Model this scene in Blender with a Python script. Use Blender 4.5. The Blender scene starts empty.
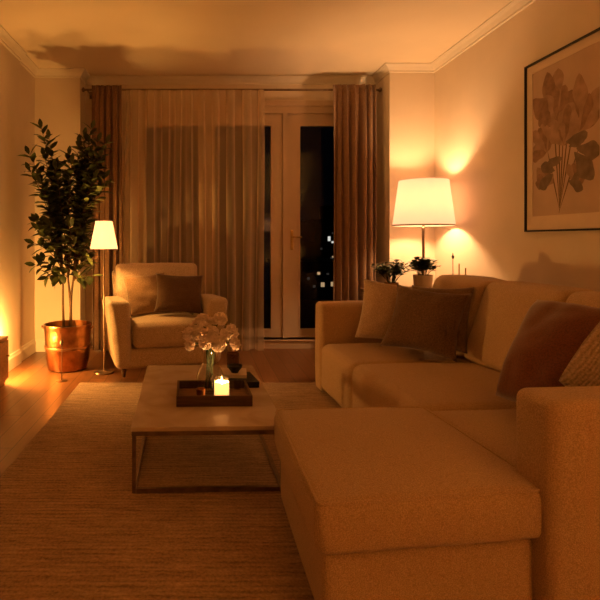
import bpy, bmesh, math, random
from mathutils import Vector, Matrix, noise
from mathutils.bvhtree import BVHTree

S = bpy.context.scene
COL = S.collection
PI = math.pi
R = math.radians
random.seed(7)

# ------------------------------------------------------------------ camera
cam_d = bpy.data.cameras.new('camera')
cam = bpy.data.objects.new('camera', cam_d)
COL.objects.link(cam)
cam.location = (0, 0, 1.2)
cam.rotation_euler = (R(90), 0, 0)
cam_d.sensor_width = 36.0
cam_d.lens = 31.2
cam_d.shift_x = 100 / 600
cam_d.shift_y = -60 / 600
cam_d.clip_start = 0.02
cam_d.clip_end = 300
S.camera = cam

# ------------------------------------------------------------------ world, exposure
W = bpy.data.worlds.new('night')
S.world = W
W.use_nodes = True
W.node_tree.nodes['Background'].inputs[0].default_value = (0.10, 0.16, 0.30, 1)
W.node_tree.nodes['Background'].inputs[1].default_value = 0.003
S.view_settings.view_transform = 'Standard'
S.view_settings.look = 'None'
S.view_settings.exposure = 0.0
S.view_settings.gamma = 1.0
S.view_settings.use_curve_mapping = False

# light levels of the room's lamps and the added fill (watts) and their colour
WARM = (1.0, 0.475, 0.105)
BIG_COLOUR = (1.0, 0.545, 0.23)
BIG_LAMP = 54.0
SMALL_LAMP = 30.0
CABINET_LAMP = 950.0
FILL_LAMP = 104.0
CANDLE = 3000.0


# ------------------------------------------------------------------ helpers
class MB:
    """collects shapes and links them as one mesh object"""

    def __init__(self):
        self.v, self.f, self.m = [], [], []
        self.cur = 0

    def add(self, verts, faces, M=None):
        o = len(self.v)
        for p in verts:
            p = Vector(p)
            self.v.append(M @ p if M is not None else p)
        for f in faces:
            self.f.append([i + o for i in f])
            self.m.append(self.cur)

    def box(self, x0, x1, y0, y1, z0, z1, M=None):
        vs = [(x, y, z) for z in (z0, z1) for y in (y0, y1) for x in (x0, x1)]
        self.add(vs, [(0, 2, 3, 1), (4, 5, 7, 6), (0, 1, 5, 4), (2, 6, 7, 3), (0, 4, 6, 2), (1, 3, 7, 5)], M)

    def prism(self, poly, axis, a, b):
        """poly: list of 2-D points, extruded along axis from a to b"""
        n = len(poly)
        vs = []
        for t in (a, b):
            for (p, q) in poly:
                vs.append({'x': (t, p, q), 'y': (p, t, q), 'z': (p, q, t)}[axis])
        fs = [tuple(range(n))[::-1], tuple(range(n, 2 * n))]
        for i in range(n):
            j = (i + 1) % n
            fs.append((i, j, n + j, n + i))
        self.add(vs, fs)

    def tube(self, pts, r, seg=10, closed=False, M=None):
        pts = [Vector(p) for p in pts]
        rs = r if isinstance(r, (list, tuple)) else [r] * len(pts)
        n = len(pts)
        vs, fs = [], []
        ref = None
        for i, p in enumerate(pts):
            if closed:
                t = pts[(i + 1) % n] - pts[i - 1]
            else:
                t = pts[min(i + 1, n - 1)] - pts[max(i - 1, 0)]
            t.normalize()
            if ref is None:
                ref = Vector((0, 0, 1)) if abs(t.z) < .9 else Vector((1, 0, 0))
            u = ref - t * ref.dot(t)
            if u.length < 1e-4:
                u = t.orthogonal()
            u.normalize()
            ref = u
            w = t.cross(u)
            for k in range(seg):
                a = 2 * PI * k / seg
                vs.append(p + (u * math.cos(a) + w * math.sin(a)) * rs[i])
        m = n if closed else n - 1
        for i in range(m):
            j = (i + 1) % n
            for k in range(seg):
                l = (k + 1) % seg
                fs.append((i * seg + k, i * seg + l, j * seg + l, j * seg + k))
        if not closed:
            fs.append(tuple(range(seg))[::-1])
            fs.append(tuple((n - 1) * seg + k for k in range(seg)))
        self.add(vs, fs, M)

    def lathe(self, prof, seg=32, M=None, wob=None):
        """prof: list of (r, z)"""
        vs, fs = [], []
        n = len(prof)
        for (r, z) in prof:
            for k in range(seg):
                a = 2 * PI * k / seg
                rr = r * (wob(a, z) if wob else 1)
                vs.append((rr * math.cos(a), rr * math.sin(a), z))
        for i in range(n - 1):
            for k in range(seg):
                l = (k + 1) % seg
                fs.append((i * seg + k, i * seg + l, (i + 1) * seg + l, (i + 1) * seg + k))
        if prof[0][0] > 1e-5:
            fs.append(tuple(range(seg))[::-1])
        if prof[-1][0] > 1e-5:
            fs.append(tuple((n - 1) * seg + k for k in range(seg)))
        self.add(vs, fs, M)

    def rbox(self, x0, x1, y0, y1, z0, z1, r=.03, bulge=(0, 0, 0), m=10, M=None, wr=0, seed=0, warp=None):
        """rounded soft box; bulge pushes the middle of each pair of faces out"""
        c = Vector(((x0 + x1) / 2, (y0 + y1) / 2, (z0 + z1) / 2))
        h = Vector((abs(x1 - x0) / 2, abs(y1 - y0) / 2, abs(z1 - z0) / 2))
        r = min(r, min(h) * .98)

        def axis(hh):
            L = []
            for i in range(5):
                L.append(-hh + r * (1 - math.cos(i / 5 * PI / 2)) if False else -hh + r * i / 5)
            for i in range(m + 1):
                L.append(-(hh - r) + 2 * (hh - r) * i / m)
            for i in range(1, 6):
                L.append((hh - r) + r * i / 5)
            return L
        ax = [axis(h[i]) for i in range(3)]
        key, vs, fs = {}, [], []

        def vid(p):
            k = (round(p[0], 5), round(p[1], 5), round(p[2], 5))
            if k in key:
                return key[k]
            q = Vector([max(-(h[i] - r), min(h[i] - r, p[i])) for i in range(3)])
            d = Vector(p) - q
            if d.length > 1e-9:
                # spread evenly round the corner
                mx = max(abs(d[i]) for i in range(3))
                e = Vector([math.tan(d[i] / mx * PI / 4) * mx if mx > 0 else 0 for i in range(3)])
                d = e.normalized() * r * min(1, mx / r)
            w = q + d
            f = [1 - min(1, abs(w[i] / h[i])) ** 2.2 for i in range(3)]
            o = Vector((w.x / h.x * bulge[0] * f[1] * f[2], w.y / h.y * bulge[1] * f[0] * f[2], w.z / h.z * bulge[2] * f[0] * f[1]))
            w = w + o
            if wr:
                nz = noise.noise((w + c) * 6 + Vector((seed, 0, 0))) + .5 * noise.noise((w + c) * 15 + Vector((seed, 3, 0)))
                w = w + (w.normalized() * nz * wr)
            w = w + c
            if warp:
                w = warp(w)
            key[k] = len(vs)
            vs.append(w)
            return key[k]
        for a in range(3):
            b, d = (a + 1) % 3, (a + 2) % 3
            for s in (-1, 1):
                for i in range(len(ax[b]) - 1):
                    for j in range(len(ax[d]) - 1):
                        q = []
                        for (ii, jj) in ((i, j), (i + 1, j), (i + 1, j + 1), (i, j + 1)):
                            p = [0, 0, 0]
                            p[a] = s * h[a]
                            p[b] = ax[b][ii]
                            p[d] = ax[d][jj]
                            q.append(vid(p))
                        if len(set(q)) < 4:
                            continue
                        fs.append(q if s > 0 else q[::-1])
        self.add(vs, fs, M)

    def build(self, name, mat, parent=None, smooth=True, angle=40):
        me = bpy.data.meshes.new(name)
        me.from_pydata([tuple(p) for p in self.v], [], self.f)
        mats = mat if isinstance(mat, (list, tuple)) else [mat]
        for q in mats:
            me.materials.append(q)
        if len(mats) > 1:
            for p, i in zip(me.polygons, self.m):
                p.material_index = i
        bm = bmesh.new()
        bm.from_mesh(me)
        bmesh.ops.recalc_face_normals(bm, faces=bm.faces)
        for e in bm.edges:
            e.smooth = not (len(e.link_faces) == 2 and e.calc_face_angle(0) > R(angle))
        for f in bm.faces:
            f.smooth = smooth
        bm.to_mesh(me)
        bm.free()
        me.update()
        o = bpy.data.objects.new(name, me)
        COL.objects.link(o)
        if parent is not None:
            o.parent = parent
        return o


def tag(o, label, cat, group=None):
    o['label'] = label
    o['category'] = cat
    if group:
        o['group'] = group
    return o


def thing(name, label, cat, loc=(0, 0, 0), rz=0, group=None):
    o = bpy.data.objects.new(name, None)
    o.empty_display_size = .1
    COL.objects.link(o)
    o.location = loc
    o.rotation_euler = (0, 0, rz)
    return tag(o, label, cat, group)


def struct(o):
    o['kind'] = 'structure'
    return o


def lamp_light(name, parent, loc, watts, radius=.03, color=WARM):
    d = bpy.data.lights.new(name, 'POINT')
    d.energy = watts
    d.color = color
    d.shadow_soft_size = radius
    o = bpy.data.objects.new(name, d)
    COL.objects.link(o)
    o.parent = parent
    o.location = loc
    return o


# ------------------------------------------------------------------ materials
def mat(name, col, rough=.7, metal=0, var=.0, vscale=8, bump=0, bscale=200, spec=.3, coords='Object', sheen=0, col2=None, stretch=None):
    m = bpy.data.materials.new(name)
    m.use_nodes = True
    nt = m.node_tree
    b = nt.nodes['Principled BSDF']
    b.inputs['Roughness'].default_value = rough
    b.inputs['Metallic'].default_value = metal
    b.inputs['Specular IOR Level'].default_value = spec
    if sheen:
        b.inputs['Sheen Weight'].default_value = sheen
        b.inputs['Sheen Roughness'].default_value = .5
    tc = nt.nodes.new('ShaderNodeTexCoord')
    src = tc.outputs[coords]
    if stretch:
        mp = nt.nodes.new('ShaderNodeMapping')
        mp.inputs['Scale'].default_value = stretch
        nt.links.new(src, mp.inputs[0])
        src = mp.outputs[0]
    n = nt.nodes.new('ShaderNodeTexNoise')
    n.inputs['Scale'].default_value = vscale
    n.inputs['Detail'].default_value = 4
    nt.links.new(src, n.inputs['Vector'])
    rp = nt.nodes.new('ShaderNodeValToRGB')
    c2 = col2 if col2 else tuple(c * (1 - var) for c in col)
    rp.color_ramp.elements[0].position = .35
    rp.color_ramp.elements[1].position = .65
    rp.color_ramp.elements[0].color = (*c2, 1)
    rp.color_ramp.elements[1].color = (*col, 1)
    nt.links.new(n.outputs['Fac'], rp.inputs[0])
    nt.links.new(rp.outputs[0], b.inputs['Base Color'])
    if bump:
        n2 = nt.nodes.new('ShaderNodeTexNoise')
        n2.inputs['Scale'].default_value = bscale
        n2.inputs['Detail'].default_value = 3
        nt.links.new(src, n2.inputs['Vector'])
        bp = nt.nodes.new('ShaderNodeBump')
        bp.inputs['Strength'].default_value = bump
        bp.inputs['Distance'].default_value = .01
        nt.links.new(n2.outputs['Fac'], bp.inputs['Height'])
        nt.links.new(bp.outputs[0], b.inputs['Normal'])
    return m


def N(nt, kind, **kw):
    n = nt.nodes.new(kind)
    for k, v in kw.items():
        if k.startswith('i_'):
            n.inputs[k[2:].replace('_', ' ')].default_value = v
        else:
            setattr(n, k, v)
    return n


M = {}
M['wall'] = mat('wall_paint', (.78, .67, .54), .85, var=.05, vscale=3, bump=.05, bscale=60, spec=.1)
M['ceiling'] = mat('ceiling_paint', (.84, .72, .55), .9, var=.04, vscale=2, spec=.05)
M['trim'] = mat('trim_paint', (.78, .70, .58), .5, var=.04, vscale=5, spec=.25)
M['frame_paint'] = mat('door_paint', (.62, .47, .33), .45, var=.08, vscale=4, spec=.3)
M['bronze'] = mat('dark_bronze', (.30, .21, .14), .36, metal=.9, var=.3, vscale=20)
M['brass'] = mat('aged_brass', (.50, .33, .14), .35, metal=1, var=.3, vscale=25)
M['black'] = mat('black_frame', (.016, .012, .010), .4, var=.2)
M['marble'] = None
M['leaf'] = mat('dark_leaf', (.085, .105, .028), .38, var=.5, vscale=9, spec=.35)
M['leaf_light'] = mat('fresh_leaf', (.07, .095, .025), .45, var=.45, vscale=14, spec=.35)
M['stem'] = mat('woody_stem', (.16, .085, .04), .8, var=.4, vscale=20, bump=.3, bscale=60)
M['green_stem'] = mat('green_stem', (.03, .042, .014), .6, var=.4, vscale=20)
M['soil'] = mat('dark_soil', (.03, .018, .01), .95, var=.5, vscale=60, bump=.8, bscale=80)
M['copper'] = mat('hammered_copper', (.50, .23, .095), .28, metal=1, var=.45, vscale=12, bump=.35, bscale=34)
M['copper_dark'] = mat('copper_band', (.42, .20, .09), .35, metal=.85, var=.3, vscale=20)
M['ceramic'] = mat('pale_ceramic', (.72, .58, .42), .5, var=.12, vscale=10)
M['terracotta'] = mat('brown_ceramic', (.32, .19, .10), .6, var=.2, vscale=10)
M['dark_wood'] = mat('dark_wood', (.115, .055, .024), .45, var=.45, vscale=6, stretch=(1, 12, 12), bump=.1, bscale=20)
M['walnut'] = mat('walnut', (.21, .105, .048), .45, var=.4, vscale=5, stretch=(2, 14, 14), bump=.08, bscale=20)
M['bloom'] = mat('pale_petal', (.97, .80, .68), .65, var=.14, vscale=30, spec=.15)
nt_ = M['bloom'].node_tree
tl_ = nt_.nodes.new('ShaderNodeBsdfTranslucent')
tl_.inputs[0].default_value = (.9, .68, .52, 1)
mx_ = nt_.nodes.new('ShaderNodeMixShader')
mx_.inputs[0].default_value = .12
nt_.links.new(nt_.nodes['Principled BSDF'].outputs[0], mx_.inputs[1])
nt_.links.new(tl_.outputs[0], mx_.inputs[2])
nt_.links.new(mx_.outputs[0], nt_.nodes['Material Output'].inputs[0])
M['paper'] = mat('cream_paper', (.76, .66, .54), .8, var=.05)
M['charcoal'] = mat('charcoal_cover', (.022, .018, .016), .5, var=.2)
M['cream_cover'] = mat('cream_cover', (.60, .48, .36), .6, var=.12)
M['wick'] = mat('wick', (.02, .015, .01), .9)


def fabric(name, col, weave=.35, scale=260, var=.12, vscale=5, col2=None, rough=.92, sheen=.25, stripes=None):
    m = bpy.data.materials.new(name)
    m.use_nodes = True
    nt = m.node_tree
    b = nt.nodes['Principled BSDF']
    b.inputs['Roughness'].default_value = rough
    b.inputs['Specular IOR Level'].default_value = .12
    b.inputs['Sheen Weight'].default_value = sheen
    tc = N(nt, 'ShaderNodeTexCoord')
    n = N(nt, 'ShaderNodeTexNoise', i_Scale=vscale, i_Detail=5)
    fine = N(nt, 'ShaderNodeTexNoise', i_Scale=scale * .55, i_Detail=2)
    nt.links.new(tc.outputs['Object'], n.inputs['Vector'])
    nt.links.new(tc.outputs['Object'], fine.inputs['Vector'])
    c2 = col2 if col2 else tuple(c * (1 - var) for c in col)
    mx = N(nt, 'ShaderNodeMixRGB')
    mx.inputs[1].default_value = (*c2, 1)
    mx.inputs[2].default_value = (*col, 1)
    nt.links.new(n.outputs['Fac'], mx.inputs[0])
    ml = N(nt, 'ShaderNodeMixRGB', blend_type='MULTIPLY')
    ml.inputs[0].default_value = 1
    rp = N(nt, 'ShaderNodeValToRGB')
    rp.color_ramp.elements[0].position = .3
    rp.color_ramp.elements[1].position = .7
    rp.color_ramp.elements[0].color = (.66, .63, .60, 1)
    rp.color_ramp.elements[1].color = (1.18, 1.18, 1.18, 1)
    nt.links.new(fine.outputs['Fac'], rp.inputs[0])
    nt.links.new(mx.outputs[0], ml.inputs[1])
    nt.links.new(rp.outputs[0], ml.inputs[2])
    out = ml.outputs[0]
    hs = fine.outputs['Fac']
    if stripes:
        wv = N(nt, 'ShaderNodeTexWave', bands_direction='X', i_Scale=stripes, i_Distortion=.6)
        nt.links.new(tc.outputs['Object'], wv.inputs['Vector'])
        m2 = N(nt, 'ShaderNodeMixRGB', blend_type='MULTIPLY')
        m2.inputs[0].default_value = .28
        nt.links.new(out, m2.inputs[1])
        nt.links.new(wv.outputs['Color'], m2.inputs[2])
        out = m2.outputs[0]
        ad = N(nt, 'ShaderNodeMath', operation='ADD')
        nt.links.new(wv.outputs['Fac'], ad.inputs[0])
        nt.links.new(hs, ad.inputs[1])
        hs = ad.outputs[0]
    nt.links.new(out, b.inputs['Base Color'])
    bp = N(nt, 'ShaderNodeBump', i_Strength=weave, i_Distance=.004)
    nt.links.new(hs, bp.inputs['Height'])
    nt.links.new(bp.outputs[0], b.inputs['Normal'])
    return m


M['sofa'] = fabric('oatmeal_sofa_fabric', (.585, .40, .235), .9, 480, .12, 4)
M['chair'] = fabric('oatmeal_chair_fabric', (.60, .46, .32), .35, 300, .1, 4)
M['beige_pillow'] = fabric('beige_linen', (.50, .35, .24), .5, 300, .12, 6)
M['brown_pillow'] = fabric('brown_linen', (.175, .10, .052), .7, 260, .25, 8)
M['taupe_pillow'] = fabric('taupe_linen', (.23, .14, .08), .6, 260, .2, 8)
M['rust_pillow'] = fabric('rust_velvet', (.19, .056, .020), .25, 300, .3, 7, sheen=.6)
M['stripe_pillow'] = fabric('ribbed_cream_fabric', (.52, .39, .27), .8, 240, .12, 6, stripes=26)
M['chair_dark'] = fabric('dark_brown_linen', (.125, .068, .034), .5, 260, .2, 8)
M['chair_tan'] = fabric('tan_linen', (.33, .205, .115), .5, 260, .15, 8)
M['drape'] = fabric('brown_drape', (.27, .152, .082), .3, 220, .2, 3, sheen=.35)


def rug_material():
    m = bpy.data.materials.new('woven_rug')
    m.use_nodes = True
    nt = m.node_tree
    b = nt.nodes['Principled BSDF']
    b.inputs['Roughness'].default_value = .96
    b.inputs['Specular IOR Level'].default_value = .05
    b.inputs['Sheen Weight'].default_value = .2
    tc = N(nt, 'ShaderNodeTexCoord')
    mp = N(nt, 'ShaderNodeMapping')
    mp.inputs['Scale'].default_value = (5, 42, 1)
    nt.links.new(tc.outputs['Object'], mp.inputs[0])
    n = N(nt, 'ShaderNodeTexNoise', i_Scale=1.0, i_Detail=6, i_Roughness=.7)
    nt.links.new(mp.outputs[0], n.inputs['Vector'])
    f = N(nt, 'ShaderNodeTexNoise', i_Scale=90, i_Detail=3)
    nt.links.new(tc.outputs['Object'], f.inputs['Vector'])
    wv = N(nt, 'ShaderNodeTexWave', bands_direction='Y', i_Scale=12, i_Distortion=3.0, i_Detail=3)
    wv.inputs['Detail Scale'].default_value = 2
    nt.links.new(tc.outputs['Object'], wv.inputs['Vector'])
    a1 = N(nt, 'ShaderNodeMath', operation='MULTIPLY')
    a1.inputs[1].default_value = .09
    nt.links.new(wv.outputs['Fac'], a1.inputs[0])
    a2 = N(nt, 'ShaderNodeMath', operation='MULTIPLY_ADD')
    a2.inputs[1].default_value = .7
    nt.links.new(n.outputs['Fac'], a2.inputs[0])
    nt.links.new(a1.outputs[0], a2.inputs[2])
    a3 = N(nt, 'ShaderNodeMath', operation='MULTIPLY_ADD')
    a3.inputs[1].default_value = .45
    nt.links.new(f.outputs['Fac'], a3.inputs[0])
    nt.links.new(a2.outputs[0], a3.inputs[2])
    rp = N(nt, 'ShaderNodeValToRGB')
    rp.color_ramp.elements[0].position = .44
    rp.color_ramp.elements[1].position = .80
    rp.color_ramp.elements[0].color = (.19, .11, .058, 1)
    rp.color_ramp.elements[1].color = (.56, .37, .21, 1)
    nt.links.new(a3.outputs[0], rp.inputs[0])
    nt.links.new(rp.outputs[0], b.inputs['Base Color'])
    bp = N(nt, 'ShaderNodeBump', i_Strength=.9, i_Distance=.012)
    nt.links.new(a3.outputs[0], bp.inputs['Height'])
    nt.links.new(bp.outputs[0], b.inputs['Normal'])
    return m


def floor_material():
    m = bpy.data.materials.new('oak_boards')
    m.use_nodes = True
    nt = m.node_tree
    b = nt.nodes['Principled BSDF']
    b.inputs['Roughness'].default_value = .34
    b.inputs['Specular IOR Level'].default_value = .45
    tc = N(nt, 'ShaderNodeTexCoord')
    mp = N(nt, 'ShaderNodeMapping')
    mp.inputs['Rotation'].default_value = (0, 0, R(90))
    nt.links.new(tc.outputs['Object'], mp.inputs[0])
    br = N(nt, 'ShaderNodeTexBrick', offset=.37, i_Scale=1.0)
    br.inputs['Brick Width'].default_value = 1.5
    br.inputs['Row Height'].default_value = .135
    br.inputs['Mortar Size'].default_value = .0022
    br.inputs['Color1'].default_value = (.29, .13, .05, 1)
    br.inputs['Color2'].default_value = (.20, .085, .031, 1)
    br.inputs['Mortar'].default_value = (.06, .026, .01, 1)
    nt.links.new(mp.outputs[0], br.inputs['Vector'])
    mp2 = N(nt, 'ShaderNodeMapping')
    mp2.inputs['Scale'].default_value = (40, 2.5, 1)
    nt.links.new(tc.outputs['Object'], mp2.inputs[0])
    n = N(nt, 'ShaderNodeTexNoise', i_Scale=1.4, i_Detail=6)
    nt.links.new(mp2.outputs[0], n.inputs['Vector'])
    rp = N(nt, 'ShaderNodeValToRGB')
    rp.color_ramp.elements[0].color = (.66, .62, .58, 1)
    rp.color_ramp.elements[1].color = (1.15, 1.12, 1.1, 1)
    nt.links.new(n.outputs['Fac'], rp.inputs[0])
    ml = N(nt, 'ShaderNodeMixRGB', blend_type='MULTIPLY')
    ml.inputs[0].default_value = 1
    nt.links.new(br.outputs['Color'], ml.inputs[1])
    nt.links.new(rp.outputs[0], ml.inputs[2])
    nt.links.new(ml.outputs[0], b.inputs['Base Color'])
    bp = N(nt, 'ShaderNodeBump', i_Strength=.15, i_Distance=.003)
    nt.links.new(n.outputs['Fac'], bp.inputs['Height'])
    nt.links.new(bp.outputs[0], b.inputs['Normal'])
    return m


def marble_material():
    m = bpy.data.materials.new('pale_stone')
    m.use_nodes = True
    nt = m.node_tree
    b = nt.nodes['Principled BSDF']
    b.inputs['Roughness'].default_value = .26
    b.inputs['Specular IOR Level'].default_value = .4
    tc = N(nt, 'ShaderNodeTexCoord')
    n = N(nt, 'ShaderNodeTexNoise', i_Scale=3.5, i_Detail=8, i_Distortion=1.2)
    nt.links.new(tc.outputs['Object'], n.inputs['Vector'])
    rp = N(nt, 'ShaderNodeValToRGB')
    rp.color_ramp.elements[0].position = .32
    rp.color_ramp.elements[0].color = (.47, .35, .25, 1)
    rp.color_ramp.elements[1].position = .55
    rp.color_ramp.elements[1].color = (.60, .47, .35, 1)
    nt.links.new(n.outputs['Fac'], rp.inputs[0])
    nt.links.new(rp.outputs[0], b.inputs['Base Color'])
    return m


def glass_material(name, tint=(1, 1, 1), rough=0.0, ior=1.45, thin=False, gloss=.08):
    """thin: flat pane that lets light through with a faint reflection"""
    m = bpy.data.materials.new(name)
    m.use_nodes = True
    nt = m.node_tree
    nt.nodes.remove(nt.nodes['Principled BSDF'])
    out = nt.nodes['Material Output']
    tr = N(nt, 'ShaderNodeBsdfTransparent')
    tr.inputs[0].default_value = (*tint, 1)
    gl = N(nt, 'ShaderNodeBsdfGlossy')
    gl.inputs['Roughness'].default_value = rough
    fw = N(nt, 'ShaderNodeLayerWeight')
    fw.inputs[0].default_value = .5
    pw = N(nt, 'ShaderNodeMath', operation='POWER')
    pw.inputs[1].default_value = 3.5
    nt.links.new(fw.outputs['Facing'], pw.inputs[0])
    lw = N(nt, 'ShaderNodeMath', operation='MULTIPLY_ADD')
    lw.inputs[1].default_value = gloss * 7
    lw.inputs[2].default_value = gloss * .5
    nt.links.new(pw.outputs[0], lw.inputs[0])
    mx = N(nt, 'ShaderNodeMixShader')
    nt.links.new(lw.outputs[0], mx.inputs[0])
    nt.links.new(tr.outputs[0], mx.inputs[1])
    nt.links.new(gl.outputs[0], mx.inputs[2])
    nt.links.new(mx.outputs[0], out.inputs[0])
    return m


def sheer_material():
    m = bpy.data.materials.new('sheer_voile')
    m.use_nodes = True
    nt = m.node_tree
    nt.nodes.remove(nt.nodes['Principled BSDF'])
    out = nt.nodes['Material Output']
    tr = N(nt, 'ShaderNodeBsdfTransparent')
    df = N(nt, 'ShaderNodeBsdfDiffuse')
    tl = N(nt, 'ShaderNodeBsdfTranslucent')
    tc = N(nt, 'ShaderNodeTexCoord')
    n = N(nt, 'ShaderNodeTexNoise', i_Scale=160, i_Detail=2)
    nt.links.new(tc.outputs['Object'], n.inputs['Vector'])
    rp = N(nt, 'ShaderNodeValToRGB')
    rp.color_ramp.elements[0].color = (.84, .66, .46, 1)
    rp.color_ramp.elements[1].color = (.95, .78, .57, 1)
    nt.links.new(n.outputs['Fac'], rp.inputs[0])
    nt.links.new(rp.outputs[0], df.inputs[0])
    nt.links.new(rp.outputs[0], tl.inputs[0])
    m1 = N(nt, 'ShaderNodeMixShader')
    m1.inputs[0].default_value = .3
    nt.links.new(df.outputs[0], m1.inputs[1])
    nt.links.new(tl.outputs[0], m1.inputs[2])
    # looks denser where the cloth is seen edge-on in its folds
    lw = N(nt, 'ShaderNodeLayerWeight')
    lw.inputs[0].default_value = .35
    mr = N(nt, 'ShaderNodeMapRange')
    mr.inputs['To Min'].default_value = .36
    mr.inputs['To Max'].default_value = .97
    nt.links.new(lw.outputs['Facing'], mr.inputs['Value'])
    mx = N(nt, 'ShaderNodeMixShader')
    nt.links.new(mr.outputs[0], mx.inputs[0])
    nt.links.new(tr.outputs[0], mx.inputs[1])
    nt.links.new(m1.outputs[0], mx.inputs[2])
    nt.links.new(mx.outputs[0], out.inputs[0])
    return m


def glow_material(name, col, strength, base=(.8, .7, .55), trans=.5):
    """lit lamp shade or wax: cloth that passes light and gives off its own glow"""
    m = bpy.data.materials.new(name)
    m.use_nodes = True
    nt = m.node_tree
    nt.nodes.remove(nt.nodes['Principled BSDF'])
    out = nt.nodes['Material Output']
    df = N(nt, 'ShaderNodeBsdfDiffuse')
    tl = N(nt, 'ShaderNodeBsdfTranslucent')
    tc = N(nt, 'ShaderNodeTexCoord')
    n = N(nt, 'ShaderNodeTexNoise', i_Scale=120, i_Detail=2)
    nt.links.new(tc.outputs['Object'], n.inputs['Vector'])
    rp = N(nt, 'ShaderNodeValToRGB')
    rp.color_ramp.elements[0].color = (*[c * .93 for c in base], 1)
    rp.color_ramp.elements[1].color = (*base, 1)
    nt.links.new(n.outputs['Fac'], rp.inputs[0])
    nt.links.new(rp.outputs[0], df.inputs[0])
    nt.links.new(rp.outputs[0], tl.inputs[0])
    m1 = N(nt, 'ShaderNodeMixShader')
    m1.inputs[0].default_value = trans
    nt.links.new(df.outputs[0], m1.inputs[1])
    nt.links.new(tl.outputs[0], m1.inputs[2])
    em = N(nt, 'ShaderNodeEmission')
    em.inputs[0].default_value = (*col, 1)
    em.inputs[1].default_value = strength
    ad = N(nt, 'ShaderNodeAddShader')
    nt.links.new(m1.outputs[0], ad.inputs[0])
    nt.links.new(em.outputs[0], ad.inputs[1])
    nt.links.new(ad.outputs[0], out.inputs[0])
    return m


def emit_material(name, col, strength):
    m = bpy.data.materials.new(name)
    m.use_nodes = True
    nt = m.node_tree
    nt.nodes.remove(nt.nodes['Principled BSDF'])
    em = N(nt, 'ShaderNodeEmission')
    em.inputs[0].default_value = (*col, 1)
    em.inputs[1].default_value = strength
    nt.links.new(em.outputs[0], nt.nodes['Material Output'].inputs[0])
    return m


M['rug'] = rug_material()
M['floor'] = floor_material()
M['marble'] = marble_material()
M['pane'] = glass_material('window_glass', (.9, .93, .95), 0, 1.22, gloss=.03)
M['vase_glass'] = glass_material('vase_glass', (.96, .95, .92), .02, 1.4)
M['amber_glass'] = glass_material('smoked_glass', (.74, .62, .50), .03, 1.45)
M['sheer'] = sheer_material()
M['shade_big'] = glow_material('linen_shade', (1, .58, .36), .62, (.52, .41, .32))
M['shade_small'] = glow_material('small_linen_shade', (1, .58, .36), .65, (.66, .54, .42))
M['wax'] = glow_material('lit_wax', (1, .52, .19), 1.1, (.85, .7, .5))
M['flame'] = emit_material('flame', (1, .55, .18), CANDLE)
M['night_wall'] = mat('night_facade', (.05, .05, .055), .9, var=.3, vscale=2)
M['lit_white'] = emit_material('lit_window_white', (1, .92, .80), .8)
M['lit_warm'] = emit_material('lit_window_warm', (1, .62, .30), .5)
M['lit_dim'] = emit_material('lit_window_dim', (.6, .5, .42), .05)

# ------------------------------------------------------------------ room shell
XL, XR = -1.76, 2.45          # near left wall, right wall
YB, YC, YA = 5.60, 5.43, 5.85  # left back wall, right pier face, alcove back
XA0, XA1 = -1.29, 1.98        # the alcove between the two
XREC, YREC = -1.78, 5.08      # shallow step near the end of the left wall
YN, H = -1.7, 3.03            # wall behind the camera, ceiling height
T = .15


def sbox(name, m, *b):
    k = MB()
    k.box(*b)
    return struct(k.build(name, m, smooth=False))


sbox('floor', M['floor'], XREC - T, XR + T, YN - T, YA + T, -.12, 0)
sbox('ceiling', M['ceiling'], XREC - T, XR + T, YN - T, YA + T, H, H + .12)
k = MB()
k.prism([(XL, YN), (XL, YREC), (XREC, YREC), (XREC, YB), (XA0, YB), (XA0, YA), (XA0, YA + T), (XREC - T, YA + T), (XREC - T, YN)], 'z', 0, H)
struct(k.build('wall_left', M['wall'], smooth=False))
k = MB()
k.prism([(XR, YN), (XR + T, YN), (XR + T, YA + T), (XA1, YA + T), (XA1, YC), (XR, YC)], 'z', 0, H)
struct(k.build('wall_right', M['wall'], smooth=False))
sbox('wall_front', M['wall'], XREC - T, XR + T, YN - T, YN, 0, H)
# alcove wall round the glazed doors
DX0, DX1, DZ = -.78, 1.93, 2.70
k = MB()
k.box(XA0, DX0, YA, YA + T, 0, H)
k.box(DX1, XA1, YA, YA + T, 0, H)
k.box(DX0, DX1, YA, YA + T, DZ, H)
struct(k.build('wall_back', M['wall'], smooth=False))


def crown(name, path):
    """moulding along a wall line; path = ((x,y),(x,y)), nx,ny = direction into the room"""
    (x0, y0), (x1, y1), (nx, ny), e0, e1 = path
    prof = [(0, 0), (.066, 0), (.066, -.012), (.056, -.018), (.036, -.034), (.020, -.056), (.013, -.062), (.013, -.078), (.0, -.084)]
    d = Vector((x1 - x0, y1 - y0, 0)).normalized()
    n = Vector((nx, ny, 0))
    vs, m = [], len(prof)
    for (px, py, e, s) in ((x0, y0, e0, -1), (x1, y1, e1, 1)):
        for (a, b) in prof:
            vs.append(Vector((px, py, H + b)) + n * a + d * (s * e * a))
    fs = [tuple(range(m)), tuple(range(m, 2 * m))[::-1]]
    for i in range(m):
        j = (i + 1) % m
        fs.append((i, m + i, m + j, j))
    k = MB()
    k.add(vs, fs)
    return struct(k.build(name, M['trim'], smooth=False))


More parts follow.
